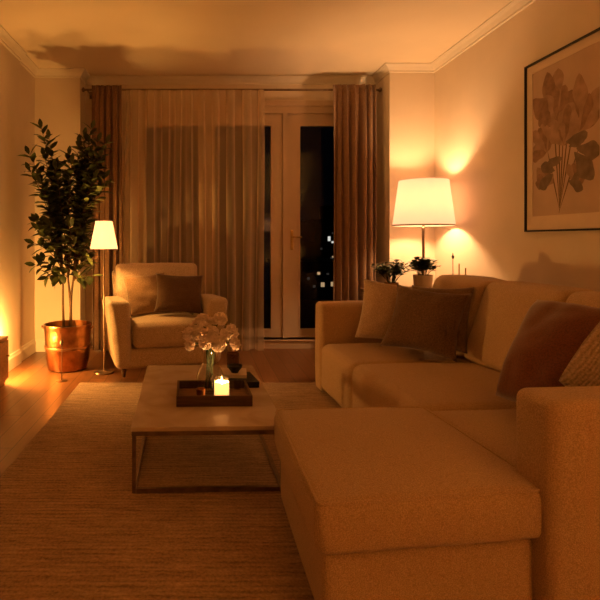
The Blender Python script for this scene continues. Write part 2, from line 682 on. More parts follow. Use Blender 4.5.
# e = mitre: -1 shortens with depth (inside corner), +1 lengthens (outside corner)
crown('trim_1', ((XL, YN), (XL, YREC), (1, 0), -1, 0))
crown('trim_2', ((XREC, YREC), (XREC, YB), (1, 0), 0, -1))
crown('trim_3', ((XREC, YB), (XA0, YB), (0, -1), -1, 1))
crown('trim_4', ((XA0, YB), (XA0, YA), (1, 0), 1, -1))
crown('trim_5', ((XA0, YA), (XA1, YA), (0, -1), -1, -1))
crown('trim_6', ((XA1, YA), (XA1, YC), (-1, 0), -1, 1))
crown('trim_7', ((XA1, YC), (XR, YC), (0, -1), 1, -1))
crown('trim_8', ((XR, YC), (XR, YN), (-1, 0), -1, -1))


def skirting(name, x0, y0, x1, y1, nx, ny):
    k = MB()
    prof = [(0, 0), (.018, 0), (.018, .105), (.012, .115), (.010, .135), (0, .14)]
    n = Vector((nx, ny, 0))
    m = len(prof)
    vs = []
    for (px, py) in ((x0, y0), (x1, y1)):
        for (a, b) in prof:
            vs.append(Vector((px, py, b)) + n * a)
    fs = [tuple(range(m)), tuple(range(m, 2 * m))[::-1]]
    for i in range(m):
        j = (i + 1) % m
        fs.append((i, m + i, m + j, j))
    k.add(vs, fs)
    return struct(k.build(name, M['trim'], smooth=False))


skirting('baseboard_left', XL, YN, XL, YREC, 1, 0)
skirting('baseboard_left_end', XREC, YREC, XREC, YB, 1, 0)
skirting('baseboard_back', XREC, YB, XA0 + .018, YB, 0, -1)
skirting('baseboard_alcove_left', XA0, YB, XA0, YA, 1, 0)
skirting('baseboard_alcove', XA0, YA, DX0, YA, 0, -1)
skirting('baseboard_alcove_right', XA1, YC, XA1, YA, -1, 0)
skirting('baseboard_pier', XA1 - .018, YC, XR, YC, 0, -1)
skirting('baseboard_right', XR, YN, XR, YC, -1, 0)

# outer frame and step of the glazed doors
k = MB()
k.box(DX0, DX1, YA - .02, YA + .10, 2.62, DZ)
k.box(DX0, DX0 + .07, YA - .02, YA + .10, .10, 2.62)
k.box(DX1 - .04, DX1, YA - .02, YA + .10, .10, 2.62)
k.box(.93, .985, YA - .02, YA + .10, .10, 2.62)
k.box(.060, .090, YA - .02, YA + .10, .10, 2.62)
k.box(DX0 - .03, DX1 + .02, YA - .035, YA - .02, 2.70, 2.76)
struct(k.build('trim_9', M['frame_paint'], smooth=False))
k = MB()
k.box(DX0, DX1, YA - .10, YA + .10, 0, .10)
k.box(DX0, DX1, YA - .115, YA + .10, .085, .10)
struct(k.build('trim_10', M['frame_paint'], smooth=False))


def door_leaf(name, x0, x1, stl, str_, handle=None):
    z0, z1 = .105, 2.615
    gz0, gz1 = .20, 2.485
    y0, y1 = YA + .0, YA + .05
    k = MB()
    k.box(x0, x0 + stl, y0, y1, z0, z1)
    k.box(x1 - str_, x1, y0, y1, z0, z1)
    k.box(x0 + stl, x1 - str_, y0, y1, z0, gz0)
    k.box(x0 + stl, x1 - str_, y0, y1, gz1, z1)
    # raised bead round the pane
    for (a, b, c, d) in ((x0 + stl - .018, x0 + stl, gz0 - .018, gz1 + .018), (x1 - str_, x1 - str_ + .018, gz0 - .018, gz1 + .018)):
        k.box(a, b, y0 - .008, y0, c, d)
    k.box(x0 + stl, x1 - str_, y0 - .008, y0, gz1, gz1 + .018)
    k.box(x0 + stl, x1 - str_, y0 - .008, y0, gz0 - .018, gz0)
    o = struct(k.build(name, M['frame_paint'], smooth=False))
    g = MB()
    g.box(x0 + stl - .003, x1 - str_ + .003, y0 + .02, y0 + .027, gz0 - .003, gz1 + .003)
    g.build('glass_pane', M['pane'], o, smooth=False)
    if handle is not None:
        p = MB()
        p.rbox(handle - .016, handle + .016, y0 - .010, y0 - .0002, 1.09, 1.31, .006, m=3)
        h = p.build('handle_plate', M['brass'], o)
        q = MB()
        q.tube([(handle, y0 - .01, 1.235), (handle, y0 - .045, 1.235), (handle + .02, y0 - .055, 1.235), (handle + .10, y0 - .055, 1.23)], .0085)
        hl = q.build('door_handle', M['brass'], h)
    return o


door_leaf('door_1', .985, 1.89, .14, .14, 1.035)
door_leaf('door_2', .092, .928, .075, .13)
door_leaf('door_3', -.71, .058, .10, .075)

# balcony, dark city behind it
k = MB()
k.box(-3, 4.5, YA + T, 7.0, -.15, -.02)
k.box(-3, 4.5, 6.88, 7.0, -.02, .40)
bal = tag(k.build('balcony', M['night_wall'], smooth=False), 'dark balcony parapet outside the glazed doors at night', 'balcony')


def building(name, x, y, w, d, z0, z1, wins, label):
    r = thing(name, label, 'building', (x, y, z0))
    k = MB()
    k.box(-w / 2, w / 2, 0, d, 0, z1 - z0)
    k.box(-w / 2 - .2, w / 2 + .2, -.2, d + .2, z1 - z0, z1 - z0 + .4)
    k.box(-w * .2, w * .1, d * .3, d * .6, z1 - z0 + .4, z1 - z0 + 2.2)
    k.build('facade', M['night_wall'], r, smooth=False)
    for (wx, wz, ww, wh, mm) in wins:
        q = MB()
        q.box(wx - x - ww * .36, wx - x + ww * .36, -.03, .05, wz - z0 - wh * .36, wz - z0 + wh * .36)
        q.build('lit_window', M[mm], r, smooth=False)
    return r


# windows are given by world x, z on the facade plane
building('tower_block', 16.2, 60, 6.0, 9, -30, 3.2,
         [(14.9, 1.35, .42, .75, 'lit_white'), (15.35, .95, .5, .30, 'lit_white'), (15.2, -.9, .4, .4, 'lit_dim'), (15.35, -.75, .3, .3, 'lit_warm'),
          (14.0, .2, .3, .3, 'lit_dim'), (15.3, 2.0, .25, .25, 'lit_dim'), (17.5, .8, .5, .6, 'lit_warm'), (18.2, -.9, .5, .6, 'lit_dim')],
         'dark tower block at night with bright white lit windows')
building('apartment_block', 10.2, 46, 6.0, 8, -30, -1.1,
         [(10.5, -1.75, .35, .35, 'lit_warm'), (10.85, -2.75, .45, .55, 'lit_warm'), (11.75, -2.7, .5, .55, 'lit_warm'), (11.3, -1.8, .3, .22, 'lit_dim'),
          (10.1, -2.9, .3, .3, 'lit_dim'), (9.6, -2.2, .3, .3, 'lit_dim'), (7.9, -2.4, .4, .4, 'lit_warm'), (12.4, -2.1, .4, .4, 'lit_dim')],
         'low dark apartment block at night with warm lit windows')

# ------------------------------------------------------------------ rug
k = MB()
nx, ny = 60, 90
rx0, rx1, ry0, ry1 = -1.0, 1.75, .55, 4.33
k.rbox(rx0, rx1, ry0, ry1, .0005, .014, .006, m=8)
o = tag(k.build('area_rug', M['rug']), 'large ribbed beige-brown woven rug under the coffee table', 'rug')

# ------------------------------------------------------------------ curtains
rod = thing('curtain_rod', 'dark metal curtain rod across the window alcove', 'curtain rod', (0, 5.66, 2.835))
k = MB()
k.tube([(-1.27, 0, 0), (1.958, 0, 0)], .012, 12)
k.build('rod', M['bronze'], rod)
for sx, e in ((-1, -1.272), (1, 1.960)):
    k = MB()
    k.lathe([(.0, -.02), (.022, -.012), (.028, .0), (.022, .010), (.012, .018)], 16, Matrix.Translation((e - sx * .002, 0, 0)) @ Matrix.Rotation(-sx * PI / 2, 4, 'Y'))
    k.build('finial', M['bronze'], rod)
for bx in (-1.22, .45, 1.90):
    k = MB()
    k.tube([(bx, 0, -.014), (bx, .12, -.014), (bx, .188, -.014)], .007, 8)
    k.box(bx - .02, bx + .02, .176, .189, -.05, .03)
    k.build('bracket', M['bronze'], rod)


def curtain(name, x0, x1, y, z0, z1, folds, amp, material, label, seed=0, th=.003, cols=200, flare=0):
    rnd = random.Random(seed)
    ph = [rnd.uniform(0, 6) for _ in range(6)]
    rows = 26
    vs, fs = [], []
    for j in range(rows + 1):
        t = j / rows              # 0 top
        z = z1 + (z0 - z1) * t
        for i in range(cols + 1):
            s = i / cols
            w = folds * 2 * PI * (s + .018 * math.sin(3 * s * PI + ph[0]) + .012 * math.sin(9 * s + ph[1] + t * 1.2))
            a = amp * (.55 + .45 * min(1, t * 3)) * (.8 + .35 * math.sin(5 * s + ph[2]))
            yy = y + a * math.sin(w) + .3 * a * math.sin(2.1 * w + ph[3] + t)
            if t < .05:
                yy = y + (yy - y) * (.45 + t * 11)
            xx = x0 + (x1 - x0) * s + .35 * a * math.sin(2 * w + ph[4]) + flare * t * (s - .5) + .006 * math.sin(t * 5 + s * 20 + ph[5])
            vs.append((xx, yy, z))
    c = cols + 1
    for j in range(rows):
        for i in range(cols):
            fs.append((j * c + i, j * c + i + 1, (j + 1) * c + i + 1, (j + 1) * c + i))
    k = MB()
    k.add(vs, fs)
    o = k.build(name, material, angle=180)
    if th:
        md = o.modifiers.new('thick', 'SOLIDIFY')
        md.thickness = th
        md.offset = 0
    return o


c = curtain('sheer_curtain', -.80, .675, 5.61, .012, 2.818, 10, .052, M['sheer'], '', 3, 0, 300)
tag(c, 'translucent beige sheer curtain hanging before the left glazed doors', 'curtain')
c = curtain('drape', -1.16, -.84, 5.60, .012, 2.865, 5, .036, M['drape'], '', 11)
tag(c, 'gathered dark brown drape hanging behind the tall plant', 'curtain', 'heavy brown drapes')
c = curtain('drape', 1.435, 1.89, 5.60, .012, 2.875, 5.5, .045, M['drape'], '', 5)
tag(c, 'gathered brown drape beside the black door glass and pale pier', 'curtain', 'heavy brown drapes')

# ------------------------------------------------------------------ sectional sofa
SO = Vector((1.05, 1.55, 0))
SA = R(3)
sofa = thing('sectional_sofa', 'large oatmeal sectional sofa with chaise along the right wall', 'sofa', SO, SA)
fab = M['sofa']


def part(name, m, parent, *b, r=.03, bulge=(0, 0, 0), wr=0, seed=0, n=10, warp=None):
    k = MB()
    k.rbox(*b, r=r, bulge=bulge, wr=wr, seed=seed, m=n, warp=warp)
    return k.build(name, m, parent)


def piping(parent, m, x0, x1, y0, y1, z, r, rad=.0045, warp=None):
    k = MB()
    pts = []
    for (cx, cy, a0) in ((x1 - r, y1 - r, 0), (x0 + r, y1 - r, 90), (x0 + r, y0 + r, 180), (x1 - r, y0 + r, 270)):
        for i in range(7):
            a = R(a0 + i * 15)
            pts.append((cx + r * math.cos(a), cy + r * math.sin(a), z))
    # more points along the straights
    full = []
    for i, p in enumerate(pts):
        q = pts[(i + 1) % len(pts)]
        full.append(p)
        L = math.hypot(q[0] - p[0], q[1] - p[1])
        for s in range(1, int(L / .08)):
            t = s / int(L / .08)
            full.append((p[0] + (q[0] - p[0]) * t, p[1] + (q[1] - p[1]) * t, z))
    if warp:
        full = [warp(Vector(p)) for p in full]
    k.tube(full, rad, 8, True)
    return k.build('piping', m, parent)


# frames
k = MB()
k.rbox(.05, 1.33, .10, 2.50, .03, .23, .02, m=6)
k.build('seat_frame', fab, sofa)
def chaise_skew(w):
    f = max(0, 1 - w.y / .84)
    x = w.x + (.040 * (1 - f) * max(0, -w.x / .7)) + .012 * f * (1 + w.x / .7)
    return Vector((x, w.y + .055 * (w.x + .70) / .70 * f, w.z))


part('chaise_base', fab, sofa, -.685, .0, .025, .83, .03, .270, r=.03, bulge=(.006, .008, 0), warp=chaise_skew)
for (a, b) in ((.0, .185), (2.43, 2.60)):
    part('armrest', fab, sofa, -.0, 1.33, a, b, .03, .715, r=.035, bulge=(.006, .012, .008), wr=.002, seed=a)
part('backrest', fab, sofa, 1.12, 1.335, .15, 2.46, .05, .80, r=.05, bulge=(.0, .0, .01))
for (fx, fy) in ((-.62, .10), (-.62, .78), (.08, .1), (1.25, .1), (.08, 2.5), (1.25, 2.5)):
    k = MB()
    k.lathe([(.018, -.0), (.022, .045)], 12, Matrix.Translation((fx, fy, .0141 if fx < 1.0 else .0)))
    k.build('foot', M['dark_wood'], sofa)
# seats
part('seat_cushion', fab, sofa, -.005, .90, 1.745, 2.425, .055, .415, r=.06, bulge=(.018, .004, .022), wr=.004, seed=2, n=14)
part('seat_cushion', fab, sofa, -.012, .90, .850, 1.735, .055, .425, r=.065, bulge=(.022, .004, .030), wr=.005, seed=5, n=14)
part('seat_cushion', fab, sofa, .025, .90, .195, .835, .235, .425, r=.04, bulge=(.0, .004, .016), wr=.003, seed=8, n=12)
cc = part('chaise_cushion', fab, sofa, -.715, .026, -.012, .84, .274, .438, r=.036, bulge=(.014, .012, .026), wr=.003, seed=12, n=16, warp=chaise_skew)
q = .036 * (1 - .7071)
piping(cc, fab, -.715 + q * .75, .026 - q * .75, -.012 + q * .75, .84 - q * .75, .438 - q * .62, .028, .0055, chaise_skew)
# back cushions, leaning on the backrest
for i, (a, b, dz) in enumerate(((1.785, 2.425, -.005), (1.10, 1.775, .0), (.46, 1.09, .0))):
    lean = R(19)

    def warp(w, lean=lean):
        z = w.z - .43
        return Vector((w.x + z * math.tan(lean), w.y, w.z))
    part('back_cushion', fab, sofa, .715, .945, a + .003, b - .003, .435, .935 + dz, r=.048, bulge=(.03, .002, .012), wr=.006, seed=20 + i * 7, n=14, warp=warp)


# ------------------------------------------------------------------ throw pillows
def pillow(name, m, loc, rot, w, h, t, label, cat='cushion', group=None, seed=0, pinch=.06, wr=.012):
    n = 26
    k = MB()
    vs, fs = [], []
    for side in (-1, 1):
        for j in range(n + 1):
            for i in range(n + 1):
                u, v = -1 + 2 * i / n, -1 + 2 * j / n
                x = w / 2 * u * (1 - pinch * (1 - v * v) * abs(u) ** 2)
                z = h / 2 * v * (1 - pinch * (1 - u * u) * abs(v) ** 2)
                th = t / 2 * max(0, (1 - u ** 2) * (1 - v ** 2)) ** .42
                y = side * th
                if abs(u) < .999 and abs(v) < .999:
                    y += side * wr * (noise.noise((u * 1.7 + seed, v * 1.7, side * 2.0)) + .5 * noise.noise((u * 4 + seed, v * 4, side))) * min(1, th / (t * .3))
                vs.append((x, y, z))
    c = n + 1
    off = c * c
    for j in range(n):
        for i in range(n):
            q = (j * c + i, j * c + i + 1, (j + 1) * c + i + 1, (j + 1) * c + i)
            fs.append(q)
            fs.append(tuple(off + a for a in q[::-1]))
    k.add(vs, fs)
    o = k.build(name, m, angle=180)
    bm = bmesh.new()
    bm.from_mesh(o.data)
    bmesh.ops.remove_doubles(bm, verts=bm.verts, dist=1e-5)
    bmesh.ops.recalc_face_normals(bm, faces=bm.faces)
    bm.to_mesh(o.data)
    bm.free()
    o.location = loc
    # rot = (roll in its own plane, lean back, turn about vertical)
    roll, lean, turn = rot
    o.rotation_euler = (Matrix.Rotation(R(turn), 4, 'Z') @ Matrix.Rotation(R(-lean), 4, 'X') @ Matrix.Rotation(R(roll), 4, 'Y')).to_euler()
    return tag(o, label, cat, group)


G = 'throw pillows on the sectional sofa'
def settle(o, others, reach=.13):
    """find the nearest spot where a soft thing touches but does not cut what carries it"""
    bpy.context.view_layer.update()
    trees = []
    for q in others:
        me = q.data
        trees.append(BVHTree.FromPolygons([q.matrix_world @ v.co for v in me.vertices], [tuple(p.vertices) for p in me.polygons]))
    R0 = o.rotation_euler.to_matrix()
    base = [R0 @ v.co for v in o.data.vertices]
    polys = [tuple(p.vertices) for p in o.data.polygons]
    home = Vector(o.location)
    st = .02
    n = int(reach / st)
    cand = [Vector((i, j, k_)) * st for i in range(-n, n + 1) for j in range(-n, n + 1) for k_ in range(-2, n + 1)]
    cand.sort(key=lambda d: abs(d.x) * 1.3 + abs(d.y) * .7 + abs(d.z) * 1.2)
    for d in cand:
        p = home + d
        t = BVHTree.FromPolygons([p + v for v in base], polys)
        if not any(t.overlap(x) for x in trees):
            o.location = p
            print('SETTLED', o.name, tuple(round(c, 3) for c in d))
            return o
    print('NOT SETTLED', o.name)
    return o


sofa_parts = [o for o in sofa.children if o.type == 'MESH']
p1 = pillow('throw_pillow', M['beige_pillow'], (1.40, 3.78, .655), (6, 24, -22), .47, .46, .15, 'pale beige throw pillow against the far armrest of the sofa', group=G, seed=1, pinch=.09)
settle(p1, sofa_parts)
p2 = pillow('throw_pillow', M['taupe_pillow'], (1.60, 3.58, .680), (-2, 24, -46), .42, .45, .12, 'taupe throw pillow mostly hidden behind the large dark brown one', group=G, seed=4, pinch=.09)
settle(p2, sofa_parts + [p1])
p3 = pillow('throw_pillow', M['brown_pillow'], (1.47, 3.40, .675), (5, 31, -38), .48, .47, .16, 'large dark brown linen throw pillow on the middle of the sofa', group=G, seed=7, pinch=.13)
settle(p3, sofa_parts + [p1, p2])
p5 = pillow('throw_pillow', M['stripe_pillow'], (1.61, 1.89, .715), (37, 5, -8), .41, .40, .16, 'ribbed cream throw pillow tucked behind the near armrest', group=G, seed=13, pinch=-.07)
settle(p5, sofa_parts)
p4 = pillow('throw_pillow', M['rust_pillow'], (1.56, 2.20, .655), (4, 32, -62), .45, .50, .29, 'plump dark rust red throw pillow beside the near armrest', group=G, seed=9, pinch=.0)
settle(p4, sofa_parts + [p5])

# ------------------------------------------------------------------ coffee table
TZ = .325
ct = thing('coffee_table', 'low coffee table with pale stone top and dark metal frame', 'coffee table', (.02, 3.04, .0141), R(2))
hx, hy = .365, .60
k = MB()
k.rbox(-hx, hx, -hy, hy, TZ - .0141 - .022, TZ - .0141, .004, m=4)
k.build('tabletop', M['marble'], ct)
zt = TZ - .0141 - .0225
s = .0085
k = MB()
for y in (-hy + .004, hy - .004 - 2 * s):
    k.box(-hx + .004, hx - .004, y, y + 2 * s, zt - .02, zt)
for x in (-hx + .004, hx - .004 - 2 * s):
    k.box(x, x + 2 * s, -hy + .026, hy - .026, zt - .02, zt)
k.build('top_rail', M['bronze'], ct, smooth=False)
for sx in (-1, 1):
    for sy in (-1, 1):
        k = MB()
        cx, cy = sx * (hx - .015), sy * (hy - .015)
        k.box(cx - s, cx + s, cy - s, cy + s, 0, zt - .0202)
        k.build('leg', M['bronze'], ct, smooth=False)
for sx in (-1, 1):
    k = MB()
    cx = sx * (hx - .015)
    k.box(cx - s, cx + s, -hy + .0262, hy - .0262, 0, .02)
    k.build('floor_rail', M['bronze'], ct, smooth=False)
k = MB()
k.box(-hx + .0262, hx - .0262, -hy + .004, -hy + .026, 0, .02)
k.build('floor_rail', M['bronze'], ct, smooth=False)

# tray
tr = thing('serving_tray', 'rectangular dark wooden tray on the coffee table', 'tray', (.072, 2.885, TZ + .0002), R(1.5))
tw, td = .20, .155
k = MB()
k.box(-tw + .012, tw - .012, -td + .012, td - .012, 0, .012)
k.build('tray_base', M['walnut'], tr, smooth=False)
k = MB()
k.box(-tw, tw, -td, -td + .012, 0, .056)
k.box(-tw, tw, td - .012, td, 0, .056)
k.box(-tw, -tw + .012, -td + .012, td - .012, 0, .056)
k.box(tw - .012, tw, -td + .012, td - .012, 0, .056)
k.build('tray_rim', M['dark_wood'], tr, smooth=False)
TB = TZ + .0125

# candle in a glass
cd = thing('candle_glass', 'lit white pillar candle in clear glass on the tray', 'candle', (.117, 2.80, TB))
k = MB()
k.lathe([(.0, 0), (.041, 0), (.043, .004), (.043, .126), (.0408, .126), (.0405, .008), (.0, .008)], 32)
k.build('glass_cup', M['vase_glass'], cd)
k = MB()
k.lathe([(.0, .0085), (.0398, .0085), (.0398, .098), (.0375, .101), (.0345, .098), (.031, .066), (.024, .060), (.0, .059)], 28)
k.build('wax', M['wax'], cd)
k = MB()
k.tube([(0, 0, .0592), (.001, 0, .070)], .0014, 6)
k.build('wick', M['wick'], cd)
k = MB()
k.lathe([(.0, .066), (.005, .071), (.0072, .078), (.0050, .091), (.0, .106)], 12)
k.build('flame', M['flame'], cd)

# small copper votive on the tray
vt = thing('votive_cup', 'tiny copper votive cup on the tray beside the vase', 'votive', (.004, 2.80, TB))
k = MB()
k.lathe([(.0, 0), (.020, 0), (.024, .01), (.026, .062), (.024, .062), (.021, .012), (.0, .010)], 24)
k.build('cup', M['copper'], vt)
k = MB()
k.lathe([(.0, .0105), (.0205, .0125), (.0225, .050), (.0, .050)], 20)
k.build('wax', M['ceramic'], vt)

# vase of flowers
VX, VY = .058, 2.945
vs_ = thing('glass_vase', 'clear bulbous glass vase of pale flowers on the tray', 'vase', (VX, VY, TB))
k = MB()
outer = [(.0, 0), (.045, 0), (.062, .012), (.078, .050), (.080, .085), (.068, .125), (.048, .160), (.040, .190), (.044, .225), (.050, .238)]
inner = [(.047, .238), (.041, .224), (.037, .190), (.045, .160), (.064, .125), (.076, .085), (.074, .052), (.058, .017), (.0, .010)]
k.lathe(outer + inner, 36)
k.build('vase_body', M['vase_glass'], vs_)

def bloom_mesh(r, seed):
    """ruffled many-petalled flower head, facing +z"""
    rnd = random.Random(seed)
    k = MB()
    for ring in range(5):
        cnt = (9, 8, 7, 5, 3)[ring]
        tilt = (R(86), R(76), R(64), R(48), R(25))[ring]
        ln = r * (1.0, .84, .66, .46, .28)[ring]
        wd = r * (.42, .40, .36, .30, .22)[ring]
        for p in range(cnt):
            az = 2 * PI * (p + .5 * (ring % 2)) / cnt + rnd.uniform(-.15, .15)
            tl = tilt + rnd.uniform(-.12, .12)
            nu, nv = 5, 4
            vs, fs = [], []
            for b in range(nv + 1):
                q = b / nv
                for a in range(nu + 1):
                    u = -1 + 2 * a / nu
                    w_ = wd * math.sin(PI * (.12 + .62 * q)) * u
                    ruff = r * .15 * q * math.sin(a * 2.6 + p * 1.7 + ring)
                    curl = (q ** 2) * r * .22
                    cup = r * .16 * (u * u) * q
                    # petal in its own frame: along l, across w, normal n
                    l = ln * q
                    nrm = -curl * .5 + cup + ruff
                    z = l * math.cos(tl) + nrm * math.sin(tl)
                    rad = l * math.sin(tl) - nrm * math.cos(tl)
                    vs.append((rad * math.cos(az) - w_ * math.sin(az), rad * math.sin(az) + w_ * math.cos(az), z - r * .25))
            for b in range(nv):
                for a in range(nu):
                    c0 = b * (nu + 1) + a
                    fs.append((c0, c0 + 1, c0 + nu + 2, c0 + nu + 1))
            k.add(vs, fs)
    return k


# (x, y, z, radius, label) of each flower head
FL = [(0.104, 2.860, 0.633, 0.043, 'front centre pale flower of the vase bouquet, just right of its middle'),
      (0.030, 2.875, 0.639, 0.039, 'front pale flower of the bouquet, left of the largest front bloom'),
      (0.011, 2.950, 0.752, 0.038, 'topmost pale flower rising at the crown of the bouquet'),
      (-0.073, 2.930, 0.676, 0.036, 'pale flower at the upper left edge of the bouquet'),
      (-0.061, 2.890, 0.622, 0.034, 'lowest pale flower drooping at the left edge of the bouquet'),
      (-0.006, 2.890, 0.683, 0.036, 'pale flower in the left middle of the bouquet'),
      (0.066, 2.880, 0.690, 0.038, 'pale flower above the front centre of the bouquet'),
      (0.120, 2.960, 0.756, 0.038, 'upper right pale flower of the bouquet, towards the curtain'),
      (0.186, 2.930, 0.687, 0.041, 'large pale flower at the right edge of the bouquet'),
      (0.201, 2.900, 0.626, 0.036, 'lowest pale flower at the right edge of the bouquet'),
      (0.145, 2.900, 0.676, 0.032, 'pale flower in the right middle of the bouquet'),
      (0.063, 3.000, 0.727, 0.036, 'pale flower at the back of the bouquet between the top blooms'),
      (-0.029, 3.000, 0.710, 0.035, 'pale flower at the back left of the bouquet')]
for i, (x, y, z, r, lab) in enumerate(FL):
    fl = thing('flower', lab, 'flower', (VX, VY, TB), 0, 'pale flowers in the glass vase')
    head = Vector((x - VX, y - VY, z - TB))
    base = Vector((random.uniform(-.035, .035), random.uniform(-.03, .03), .022))
    a = 2 * PI * i / len(FL) * 3
    neck = Vector((math.cos(a) * .022, math.sin(a) * .022, .21))
    d = (head - Vector((0, 0, .17))).normalized()
    d = (Vector((d.x * 1.1, d.y * .5 - .75, d.z * .55))).normalized()
    k = bloom_mesh(r * 1.1, i)
    rot = d.to_track_quat('Z', 'Y').to_matrix().to_4x4()
    Mx = Matrix.Translation(head) @ rot
    k.v = [Mx @ p for p in k.v]
    k.build('petals', M['bloom'], fl, angle=80)
    k = MB()
    pts = []
    e = head - d * r * .3
    for t in range(13):
        t /= 12
        if t < .5:
            s2 = t / .5
            p = base.lerp(neck, s2)
        else:
            s2 = (t - .5) / .5
            ctrl = neck + Vector((0, 0, .08))
            p = neck.lerp(ctrl, s2).lerp(ctrl.lerp(e, s2), s2)
        pts.append(p)
    k.tube(pts, .0026, 7)
    k.build('stem', M['green_stem'], fl)
    # a couple of leaves on the stem under the head
    k = MB()
    for q in range(5):
        a2 = a + q * 2.2
        o0 = pts[8 + q % 4]
        dirv = Vector((math.cos(a2), math.sin(a2), .25)).normalized()
        sd = dirv.cross(Vector((0, 0, 1))).normalized()
        L = .062
        vs = [o0, o0 + dirv * L * .45 + sd * .013 + Vector((0, 0, .006)), o0 + dirv * L, o0 + dirv * L * .45 - sd * .013 + Vector((0, 0, .006)), o0 + dirv * L * .45]
        k.add(vs, [(0, 1, 4), (1, 2, 4), (2, 3, 4), (3, 0, 4)])
    k.build('leaves', M['leaf'], fl)


# books and small vessels behind the tray
def book(loc, rz, w, d, h, cover, label):
    b = thing('book', label, 'book', loc, rz, 'books on the coffee table')
    k = MB()
    k.box(-w / 2, w / 2, -d / 2, d / 2, 0, .003)
    k.box(-w / 2, w / 2, -d / 2, d / 2, h - .003, h)
    k.box(-w / 2, -w / 2 + .003, -d / 2, d / 2, .003, h - .003)
    k.build('cover', cover, b, smooth=False)
    k = MB()
    k.box(-w / 2 + .0031, w / 2 - .005, -d / 2 + .005, d / 2 - .005, .0031, h - .0031)
    k.build('pages', M['paper'], b, smooth=False)
    return b


book((.250, 3.19, TZ + .0003), R(98), .24, .17, .034, M['charcoal'], 'dark charcoal book lying on the coffee table behind the tray')
book((.205, 3.25, TZ + .0347), R(86), .17, .17, .020, M['cream_cover'], 'cream book lying on top of the dark book')
bw = thing('small_bowl', 'small dark bowl on the cream book', 'bowl', (.215, 3.22, TZ + .0552))
k = MB()
k.lathe([(.0, 0), (.022, 0), (.024, .006), (.042, .030), (.048, .045), (.045, .045), (.038, .030), (.0, .008)], 28)
k.build('bowl_body', M['charcoal'], bw)
jr = thing('glass_tumbler', 'smoked glass tumbler behind the flowers on the coffee table', 'glass', (.215, 3.40, TZ + .0003))
k = MB()
k.lathe([(.0, 0), (.036, 0), (.038, .004), (.042, .135), (.039, .135), (.0355, .010), (.0, .010)], 28)
k.build('tumbler_body', M['amber_glass'], jr)
sg = thing('shot_glass', 'tiny clear glass between the candle and the dark book', 'glass', (.215, 3.005, TB))
k = MB()
k.lathe([(.0, 0), (.019, 0), (.020, .003), (.022, .055), (.020, .055), (.0175, .008), (.0, .008)], 24)
k.build('glass_body', M['vase_glass'], sg)

# ------------------------------------------------------------------ armchair
ac = thing('armchair', 'oatmeal upholstered armchair before the sheer curtain', 'armchair', (-.265, 4.60, 0), R(15))
cf = M['chair']


def flare(sgn):
    def w_(p):
        z = max(0, (p.z - .1) / .6)
        return Vector((p.x + sgn * .07 * z ** 1.3 * (1 if abs(p.x) > .40 else .25), p.y - .03 * z, p.z - .05 * max(0, p.y) * (1 if p.z > .4 else 0)))
    return w_


part('base', cf, ac, -.46, .46, .02, .76, .075, .25, r=.03, bulge=(0, .006, 0))
for sgn in (-1, 1):
    a, b = (-.48, -.335) if sgn < 0 else (.335, .48)
    part('armrest', cf, ac, a, b, .0, .76, .08, .675, r=.05, bulge=(.012, .015, .015), wr=.002, seed=sgn, warp=flare(sgn))
part('seat_cushion', cf, ac, -.328, .328, -.01, .58, .255, .475, r=.05, bulge=(.003, .012, .028), wr=.003, seed=3, n=12)


def lean_back(p):
    z = p.z - .25
    return Vector((p.x * (1 + .14 * max(0, z)), p.y + z * .19, p.z))


part('backrest', cf, ac, -.40, .40, .60, .75, .20, .90, r=.045, bulge=(0, .012, .006), wr=.003, seed=9, warp=lean_back)
part('back_cushion', cf, ac, -.375, .375, .46, .61, .46, .962, r=.045, bulge=(.004, .03, .008), wr=.004, seed=15, n=14, warp=lean_back)
for (x, y) in ((-.40, .06), (.40, .06), (-.38, .70), (.38, .70)):
    k = MB()
    k.lathe([(.014, 0), (.024, .074)], 12, Matrix.Translation((x, y, 0)))
    k.build('leg', M['dark_wood'], ac)
G2 = 'cushions on the armchair'
chair_parts = [o for o in ac.children if o.type == 'MESH']
c1 = pillow('cushion', M['chair_tan'], (-.50, 4.94, .685), (-4, 20, 22), .42, .40, .12, 'tan cushion at the back of the armchair, behind the dark one', group=G2, seed=21, pinch=.09)
settle(c1, chair_parts)
c2 = pillow('cushion', M['chair_dark'], (-.155, 4.86, .70), (3, 24, 6), .46, .39, .14, 'dark brown cushion resting on the armchair seat', group=G2, seed=25, pinch=.11)
settle(c2, chair_parts + [c1])


# ------------------------------------------------------------------ plants
def leaf(k, p, d, up, L, Wd, fold=.25, droop=.2):
    d = d.normalized()
    s = d.cross(up)
    if s.length < 1e-3:
        s = d.orthogonal()
    s.normalize()
    n = s.cross(d).normalized()
    sec = [(0, .0), (.22, .34), (.5, .5), (.8, .3), (1, 0)]
    vs = []
    for (t, w_) in sec:
        c = p + d * L * t - n * (L * droop * t * t)
        vs.append(c)
        if w_ > 0:
            vs.append(c + s * Wd * w_ + n * Wd * fold * w_)
            vs.append(c - s * Wd * w_ + n * Wd * fold * w_)
    # 0 ; 1c 2r 3l ; 4c 5r 6l ; 7c 8r 9l ; 10
    fs = [(0, 2, 1), (0, 1, 3), (1, 2, 5, 4), (3, 1, 4, 6), (4, 5, 8, 7), (6, 4, 7, 9), (7, 8, 10), (9, 7, 10)]
    k.add(vs, fs)


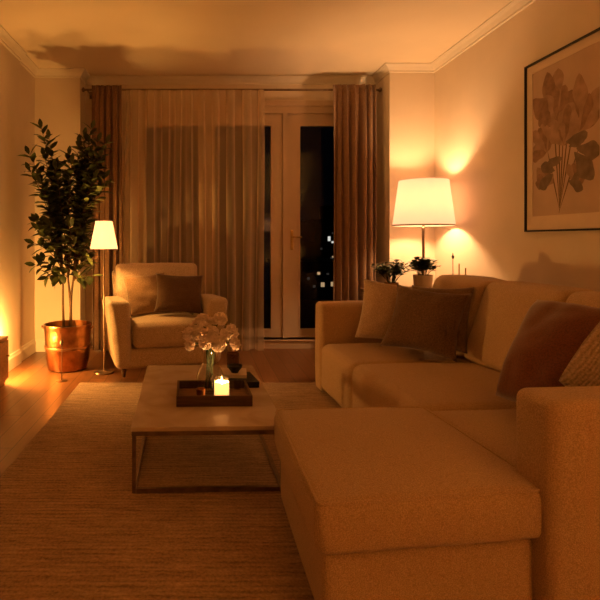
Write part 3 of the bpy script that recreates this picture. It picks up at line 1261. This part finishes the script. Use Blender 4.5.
PX, PY = -1.235, 4.86
pt = thing('potted_tree', 'tall leafy dark green plant in a copper pot by the left wall', 'plant', (PX, PY, 0))
k = MB()
k.lathe([(.0, .0), (.150, .0), (.178, .012), (.196, .10), (.204, .20), (.209, .33), (.212, .395), (.218, .405), (.218, .420), (.205, .420), (.200, .39), (.192, .34), (.0, .34)], 48)
pot = k.build('pot', M['copper'], pt)
k = MB()
k.lathe([(.2045, .200), (.2105, .203), (.2125, .214), (.2105, .225), (.2062, .228)], 48)
k.build('band', M['copper_dark'], pot)
for sx in (-1, 1):
    k = MB()
    k.tube([(sx * .214, -.03, .375), (sx * .236, -.022, .392), (sx * .243, 0, .398), (sx * .236, .022, .392), (sx * .214, .03, .375)], .006, 8)
    k.build('pot_handle', M['copper_dark'], pot)
k = MB()
k.lathe([(.0, .3405), (.190, .3405), (.188, .365), (.10, .378), (.0, .382)], 32)
k.build('soil', M['soil'], pt)
rnd = random.Random(4)
tops = []
for (x0, y0, x1, y1, z1) in ((-.03, .0, -.075, .02, 1.02), (.005, .03, .0, .03, 1.10), (.03, -.01, .075, .0, 1.05)):
    k = MB()
    pts = []
    for i in range(12):
        t = i / 11
        pts.append(Vector((x0 + (x1 - x0) * t ** 1.4 + .012 * math.sin(5 * t + x0 * 90), y0 + (y1 - y0) * t + .010 * math.sin(6 * t), .36 + (z1 - .36) * t)))
    k.tube(pts, [.0125 - .005 * i / 11 for i in range(12)], 9)
    k.build('trunk', M['stem'], pt)
    tops.append(pts)
fo, br = MB(), MB()
# branch tips in the plant's own metres: (x, y, z)
extra = random.Random(12)
tips = [(-.24, -.02, 1.86), (-.22, .0, 1.60), (-.34, -.04, 1.46), (-.30, .02, 1.25), (-.28, -.10, 1.05), (-.36, .0, 1.62), (-.19, .05, 1.78),
        (.22, .02, 1.86), (.28, .0, 1.74), (.14, .06, 1.80), (.30, -.06, 1.58), (.34, .02, 1.40), (.32, -.10, 1.20), (.22, -.16, 1.05),
        (.0, .05, 1.62), (.06, -.10, 1.52), (-.08, -.12, 1.46), (-.12, -.18, 1.22), (.08, -.20, 1.20), (.0, -.14, 1.05), (-.16, .10, 1.35),
        (.16, .10, 1.40), (.20, .02, 1.62), (-.10, .02, 1.50), (.36, -.02, 1.72), (.10, .0, 1.72), (.27, -.12, 1.38), (-.22, -.12, 1.34)]
for q in range(34):
    a = extra.uniform(0, 2 * PI)
    zz = extra.uniform(.70, 1.55)
    rr = extra.uniform(.12, .36)
    tips.append((math.cos(a) * rr, math.sin(a) * rr * .6 - .04, zz))
for i, tp in enumerate(tips):
    tp = Vector(tp)
    tp.z += .38 if tp.z > 1.3 else .12
    if tp.z > 1.3:
        pass
    src = tops[0] if tp.x < -.08 else (tops[2] if tp.x > .09 else tops[1])
    st = src[rnd.choice((7, 8, 9, 10, 11))].copy()
    if tp.z < st.z + .1:
        st = src[7].copy()
    mid = st.lerp(tp, .5) + Vector((0, 0, .06)) - Vector((tp.x * .22, tp.y * .2, 0))
    pts = []
    nseg = 16
    for s_ in range(nseg + 1):
        t = s_ / nseg
        pts.append(st.lerp(mid, t).lerp(mid.lerp(tp, t), t))
    br.tube(pts, [.006 - .0042 * s_ / nseg for s_ in range(nseg + 1)], 6)
    Ltot = (tp - st).length
    nl = max(8, int(Ltot / .036))
    for j in range(nl):
        t = .30 + .70 * (j + .5) / nl
        ii = min(nseg - 1, int(t * nseg))
        p = pts[ii].lerp(pts[ii + 1], t * nseg - ii)
        tan = (pts[ii + 1] - pts[ii]).normalized()
        if p.x > .20 and .90 < p.z < 1.50 and p.y < .12:
            continue
        a = j * 2.4 + i
        side = tan.orthogonal().normalized()
        side = Matrix.Rotation(a, 3, tan) @ side
        d = tan * .55 + side * .85 + Vector((0, 0, .05))
        leaf(fo, p, d, Vector((rnd.uniform(-.3, .3), rnd.uniform(-.5, .1), 1)), rnd.uniform(.095, .14), rnd.uniform(.052, .072), .25, rnd.uniform(.05, .35))
    if not (tp.x > .18 and .85 < tp.z < 1.55):
        leaf(fo, tp, (pts[-1] - pts[-2]), Vector((0, -1, .3)), .10, .045)
fo.build('foliage', M['leaf'], pt, angle=60)
br.build('branches', M['stem'], pt)


def small_plant(name, loc, prad, ph, pm, label, n, spread, height, leafL, seed, soft):
    r = thing(name, label, 'plant', loc)
    k = MB()
    k.lathe([(.0, 0), (prad * .80, 0), (prad * .86, .006), (prad, ph), (prad * .92, ph), (prad * .86, ph * .86), (.0, ph * .86)], 28)
    k.build('pot', pm, r)
    k = MB()
    k.lathe([(.0, ph * .865), (prad * .84, ph * .865), (prad * .5, ph * .90), (.0, ph * .91)], 20)
    k.build('soil', M['soil'], r)
    rn = random.Random(seed)
    f, b = MB(), MB()
    for i in range(n):
        a = rn.uniform(0, 2 * PI)
        sp = rn.uniform(.15, 1) * spread
        st = Vector((math.cos(a) * prad * .4, math.sin(a) * prad * .4, ph * .88))
        tp = Vector((math.cos(a) * sp, math.sin(a) * sp, ph + height * rn.uniform(.55, 1) * (1 - .35 * sp / spread)))
        mid = st.lerp(tp, .5) + Vector((0, 0, height * .2))
        pts = [st.lerp(mid, t / 8).lerp(mid.lerp(tp, t / 8), t / 8) for t in range(9)]
        b.tube(pts, .0016, 5)
        m_ = 7
        for j in range(m_):
            t = .3 + .7 * (j + 1) / m_
            ii = min(7, int(t * 8))
            p = pts[ii].lerp(pts[ii + 1], t * 8 - ii)
            d = Vector((math.cos(a + j * 2.4), math.sin(a + j * 2.4), rn.uniform(.0, .8)))
            leaf(f, p, d, Vector((0, 0, 1)), leafL * rn.uniform(.7, 1.1), leafL * soft, .2, .2)
    f.build('foliage', M['leaf_light'], r, angle=60)
    b.build('stems', M['green_stem'], r)
    return r


# ------------------------------------------------------------------ corner table behind the sofa
st_ = thing('side_table', 'dark wooden side table behind the far end of the sofa', 'side table', (2.0, 4.86, 0))
STZ = .72
k = MB()
k.rbox(-.40, .40, -.42, .36, STZ - .03, STZ, .006, m=4)
k.build('tabletop', M['walnut'], st_)
k = MB()
k.box(-.36, .36, -.38, .32, STZ - .11, STZ - .0302)
k.build('apron', M['walnut'], st_, smooth=False)
for sx in (-.335, .335):
    for sy in (-.355, .295):
        k = MB()
        k.box(sx - .02, sx + .02, sy - .02, sy + .02, 0, STZ - .1102)
        k.build('leg', M['walnut'], st_, smooth=False)

small_plant('potted_herb', (1.715, 4.66, STZ + .0003), .062, .10, M['terracotta'], 'bushy light green pot plant beside the brown drape on the side table', 60, .17, .23, .060, 3, .48)
small_plant('potted_succulent', (2.015, 4.70, STZ + .0003), .085, .165, M['ceramic'], 'dark round-leaved plant in pale pot before the large lamp', 38, .12, .16, .068, 8, .75)


# ------------------------------------------------------------------ lamps
def shade(parent, z0, z1, r0, r1, m, th=.004, name='lamp_shade'):
    k = MB()
    k.lathe([(r0, z0), (r1, z1), (r1 - th, z1), (r0 - th, z0), (r0, z0)], 56)
    # open tube: drop the caps the lathe adds
    k.f = [f for f in k.f if len(f) == 4]
    k.m = [0] * len(k.f)
    o = k.build(name, m, parent)
    return o


def spider(parent, z, r):
    k = MB()
    for i in range(3):
        a = i * 2 * PI / 3 + .4
        k.tube([(0, 0, z), (math.cos(a) * r, math.sin(a) * r, z)], .0025, 6)
    k.lathe([(.0, z - .006), (.012, z - .006), (.012, z + .006), (.0, z + .006)], 12)
    k.lathe([(.0, z + .006), (.006, z + .010), (.009, z + .020), (.004, z + .030), (.0, z + .034)], 12)
    return k.build('finial', M['brass'], parent)


bl = thing('table_lamp', 'tall lit table lamp with large white shade behind the sofa', 'lamp', (2.14, 4.98, STZ + .0003))
b0 = STZ
k = MB()
k.lathe([(.0, 0), (.095, 0), (.098, .006), (.095, .018), (.03, .026), (.016, .04), (.013, .09)], 32)
k.build('base', M['bronze'], bl)
k = MB()
k.lathe([(.013, .0902), (.014, .10), (.012, .30), (.0155, .56), (.0155, .60), (.010, .606), (.010, .70)], 20)
k.build('pole', M['bronze'], bl)
sh = shade(bl, 1.335 - b0, 1.768 - b0, .280, .224, M['shade_big'])
spider(bl, 1.740 - b0, .225)
k = MB()
k.lathe([(.2805, 1.333 - b0), (.2815, 1.335 - b0), (.2800, 1.347 - b0), (.2788, 1.345 - b0)], 56)
k.f = [f for f in k.f if len(f) == 4]
k.m = [0] * len(k.f)
k.build('hem', M['ceramic'], sh)
k = MB()
k.lathe([(.0, .7002), (.014, .7002), (.016, .73), (.0, .735)], 16)
k.build('socket', M['brass'], bl)
lamp_light('lamp_bulb', bl, (0, 0, 1.56 - b0), BIG_LAMP, .06, BIG_COLOUR)

fl_ = thing('floor_lamp', 'slim lit floor lamp with small white shade between plant and armchair', 'lamp', (-.868, 4.70, 0))
k = MB()
k.lathe([(.0, 0), (.088, 0), (.090, .006), (.086, .014), (.02, .020), (.009, .03)], 32)
k.build('base', M['bronze'], fl_)
k = MB()
k.lathe([(.007, .0302), (.007, 1.13), (.010, 1.135), (.010, 1.17)], 14)
k.build('pole', M['bronze'], fl_)
shade(fl_, 1.12, 1.37, .124, .075, M['shade_small'])
spider(fl_, 1.352, .076)
lamp_light('lamp_bulb', fl_, (0, 0, 1.235), SMALL_LAMP, .025)

# thin stand on the floor before the copper pot
ss = thing('metal_stand', 'thin dark metal stand with round foot before the copper pot', 'stand', (-1.178, 4.43, 0))
k = MB()
k.lathe([(.0, 0), (.048, 0), (.048, .005), (.012, .009), (.0, .010)], 24)
k.build('foot', M['bronze'], ss)
k = MB()
k.tube([(0, 0, .0095), (.002, 0, .30)], .0038, 8)
k.build('stem', M['bronze'], ss)
k = MB()
k.lathe([(.0, .3002), (.010, .302), (.016, .325), (.009, .345), (.0, .36)], 14)
k.build('finial', M['bronze'], ss)

# ------------------------------------------------------------------ low cabinet and its lamp at the left edge
cb = thing('low_cabinet', 'low narrow wooden cabinet against the left wall', 'cabinet', (XL + .0185, 3.75, 0))
cw, cl0, cl1, chh = .135, -1.1, .58, .40
k = MB()
k.box(0, cw, cl0, cl1, .04, chh - .022)
k.box(.01, cw - .01, cl0 + .02, cl1 - .02, 0, .04)
k.build('body', M['walnut'], cb, smooth=False)
k = MB()
k.rbox(0, cw + .008, cl0 - .008, cl1 + .008, chh - .0218, chh, .004, m=4)
k.build('top', M['walnut'], cb)
for i in range(3):
    y0 = cl0 + .01 + i * .56
    k = MB()
    k.box(cw + .0002, cw + .014, y0, y0 + .545, .055, chh - .03)
    d = k.build('door', M['walnut'], cb, smooth=False)
    k = MB()
    k.lathe([(.0, 0), (.008, 0), (.006, .012), (.011, .02), (.0, .026)], 12, Matrix.Translation((cw + .0142, y0 + .5, .25)) @ Matrix.Rotation(PI / 2, 4, 'Y'))
    k.build('knob', M['brass'], d)
cl = thing('globe_lamp', 'small lit globe lamp on the floor tucked behind the low cabinet', 'lamp', (XL + .068, 4.41, 0))
k = MB()
k.lathe([(.0, 0), (.040, 0), (.042, .005), (.036, .014), (.009, .022), (.007, .271)], 24)
k.build('base', M['bronze'], cl)
k = MB()
gl_r = .045
k.lathe([(.0, .27)] + [(gl_r * math.sin(PI * t / 14), .27 + gl_r * (1 - math.cos(PI * t / 14))) for t in range(1, 14)] + [(.0, .27 + 2 * gl_r)], 24)
k.build('globe', emit_material('lit_globe', WARM, CABINET_LAMP), cl)

# ------------------------------------------------------------------ thin ornaments on the side table by the wall
for (x, y, zt_, lab, rr, mm) in ((2.315, 4.76, 1.085, 'tallest thin dark finial candlestick behind the sofa back under the lamp glow', .0035, 'bronze'),
                                 (2.352, 4.72, .985, 'short thin rod between the tall candlestick and the last rod', .0055, 'brass'),
                                 (2.365, 4.63, .95, 'shortest thin rod, furthest from the lamp on the side table', .006, 'brass')):
    t = thing('candlestick', lab, 'candlestick', (x, y, STZ + .0003), 0, 'thin candlesticks on the side table')
    k = MB()
    k.lathe([(.0, 0), (.028, 0), (.028, .005), (.008, .010), (.0, .011)], 20)
    k.build('foot', M[mm], t)
    k = MB()
    k.tube([(0, 0, .0105), (0, 0, zt_ - STZ - (.06 if mm == 'bronze' else 0))], rr, 8)
    k.build('stem', M[mm], t)
    if mm == 'bronze':
        k = MB()
        h_ = zt_ - STZ - .06
        k.lathe([(.0, h_), (.006, h_ + .002), (.013, h_ + .022), (.006, h_ + .036), (.0025, h_ + .058), (.0, h_ + .06)], 14)
        k.build('finial', M['black'], t)

# ------------------------------------------------------------------ framed botanical print on the right wall
PYc, PZc, PW, PH = 3.49, 1.875, .79, 1.23
fp = thing('framed_print', 'large botanical print in thin black frame above the sofa', 'picture', (XR - .0005, PYc, PZc))
# local: x = into the wall (+), y along wall, z up ; visible face at -x
k = MB()
fw, fd = .012, .028
k.box(-fd, 0, -PW / 2, PW / 2, PH / 2 - fw, PH / 2)
k.box(-fd, 0, -PW / 2, PW / 2, -PH / 2, -PH / 2 + fw)
k.box(-fd, 0, -PW / 2, -PW / 2 + fw, -PH / 2 + fw, PH / 2 - fw)
k.box(-fd, 0, PW / 2 - fw, PW / 2, -PH / 2 + fw, PH / 2 - fw)
k.build('frame', M['black'], fp, smooth=False)
mw = .062
k = MB()
a, b = PW / 2 - fw, PH / 2 - fw
k.box(-.014, -.004, -a, a, b - mw, b)
k.box(-.014, -.004, -a, a, -b, -b + mw * 1.6)
k.box(-.014, -.004, -a, -a + mw, -b + mw * 1.6, b - mw)
k.box(-.014, -.004, a - mw, a, -b + mw * 1.6, b - mw)
k.build('mat', mat('mat_board', (.76, .62, .49), .85, var=.05), fp, smooth=False)

art_mats = [mat('print_paper', (.60, .44, .33), .85, var=.14, vscale=4),
            mat('print_petal', (.36, .22, .15), .85, var=.35, vscale=16),
            mat('print_pale_petal', (.46, .30, .21), .85, var=.3, vscale=14),
            mat('print_leaf', (.25, .185, .135), .85, var=.35, vscale=16),
            mat('print_stem', (.20, .125, .075), .85, var=.3, vscale=20)]
k = MB()
ax_, bz0, bz1 = a - mw, -b + mw * 1.6, b - mw
k.box(-.010, -.0045, -ax_, ax_, bz0, bz1)
layer = [0]


def blot(cy, cz, L, Wd, ang, mi, wob=.12, seed=0):
    """one petal or leaf of ink: (cy, cz) is its base, grown along ang (degrees from up, + towards +y)"""
    layer[0] += 1
    x = -.0101 - layer[0] * .00002
    r_ = random.Random(seed)
    out = []
    n_ = 18
    ca, sa = math.cos(R(ang)), math.sin(R(ang))
    prof = []
    for i in range(n_ + 1):
        t = i / n_
        prof.append((t, math.sin(PI * t ** 1.45) ** .62 * (1 + wob * math.sin(11 * t + seed)) * .5))
    pts = [(t * L, w_ * Wd) for t, w_ in prof] + [(t * L, -w_ * Wd * (1 + wob * math.sin(7 * t + seed * 2))) for t, w_ in prof[::-1][1:-1]]
    for (l, w_) in pts:
        yy = cy + l * sa + w_ * ca
        zz = cz + l * ca - w_ * sa
        yy = max(-ax_ + .002, min(ax_ - .002, yy))
        zz = max(bz0 + .002, min(bz1 - .002, zz))
        out.append((x, yy, zz))
    k.cur = mi
    c0 = Vector((x, sum(p[1] for p in out) / len(out), sum(p[2] for p in out) / len(out)))
    vs = [c0] + out
    m_ = len(out)
    k.add(vs, [(0, 1 + i, 1 + (i + 1) % m_) for i in range(m_)])
    k.cur = 0


# seen from the room, +y runs to the LEFT of the picture, so left = +y
def stemline(y0, z0, y1, z1, wd=.006, mi=4):
    L = math.hypot(y1 - y0, z1 - z0)
    blot(y0, z0, L, wd, math.degrees(math.atan2(y1 - y0, z1 - z0)), mi, .05, 3)


zb = bz0 + .01
for (y1, z1) in ((.10, .20), (.04, .14), (.0, .05), (-.05, .10), (-.12, .16), (.16, -.05), (-.14, -.08)):
    stemline(.04 - y1 * .05, zb, y1, z1, .012)
sd = 0
for (cy, cz, mi, sc, n_, base_a) in ((.10, .12, 1, 1.05, 9, 0), (-.14, .02, 2, 1.0, 9, -6), (.17, -.06, 2, .7, 7, 30), (.0, -.04, 2, .7, 8, 0), (.16, -.30, 1, .55, 6, 25), (-.10, -.30, 2, .5, 5, -20)):
    for i in range(n_):
        sd += 1
        an = base_a + (i - (n_ - 1) / 2) * (130 / n_) + 7 * math.sin(sd * 5.1)
        L = sc * (.33 - .0012 * abs(an - base_a) ** 1.1) * (1 + .22 * math.sin(sd * 3.3))
        blot(cy, cz, L, .125 * sc, an, mi if i % 3 else 3 - mi, .16, sd)
for (cy, cz, L, wd, an) in ((-.12, -.08, .22, .11, -105), (-.10, -.10, .26, .13, -140), (-.05, -.06, .18, .09, -70), (.0, -.12, .16, .07, 100),
                            (.08, -.20, .16, .08, 70), (.10, -.22, .17, .09, 120), (-.05, -.28, .15, .07, -120), (-.06, -.30, .12, .05, -60), (-.02, -.02, .18, .08, -95)):
    sd += 1
    blot(cy, cz, L, wd, an, 3, .12, sd)
k.build('print', art_mats, fp, smooth=False)

# ------------------------------------------------------------------ unseen lamp added behind the viewer as fill for the near room
nl = thing('fill_lamp', 'unseen drum-shade floor lamp added as fill light in the near corner', 'lamp', (1.75, -.75, 0))
k = MB()
k.lathe([(.0, 0), (.14, 0), (.142, .008), (.135, .02), (.02, .028), (.011, .04)], 32)
k.build('base', M['bronze'], nl)
k = MB()
k.lathe([(.010, .0402), (.010, 1.50)], 14)
k.build('pole', M['bronze'], nl)
shade(nl, 1.40, 1.72, .22, .19, M['shade_small'])
spider(nl, 1.69, .191)
lamp_light('lamp_bulb', nl, (0, 0, 1.58), FILL_LAMP, .04)
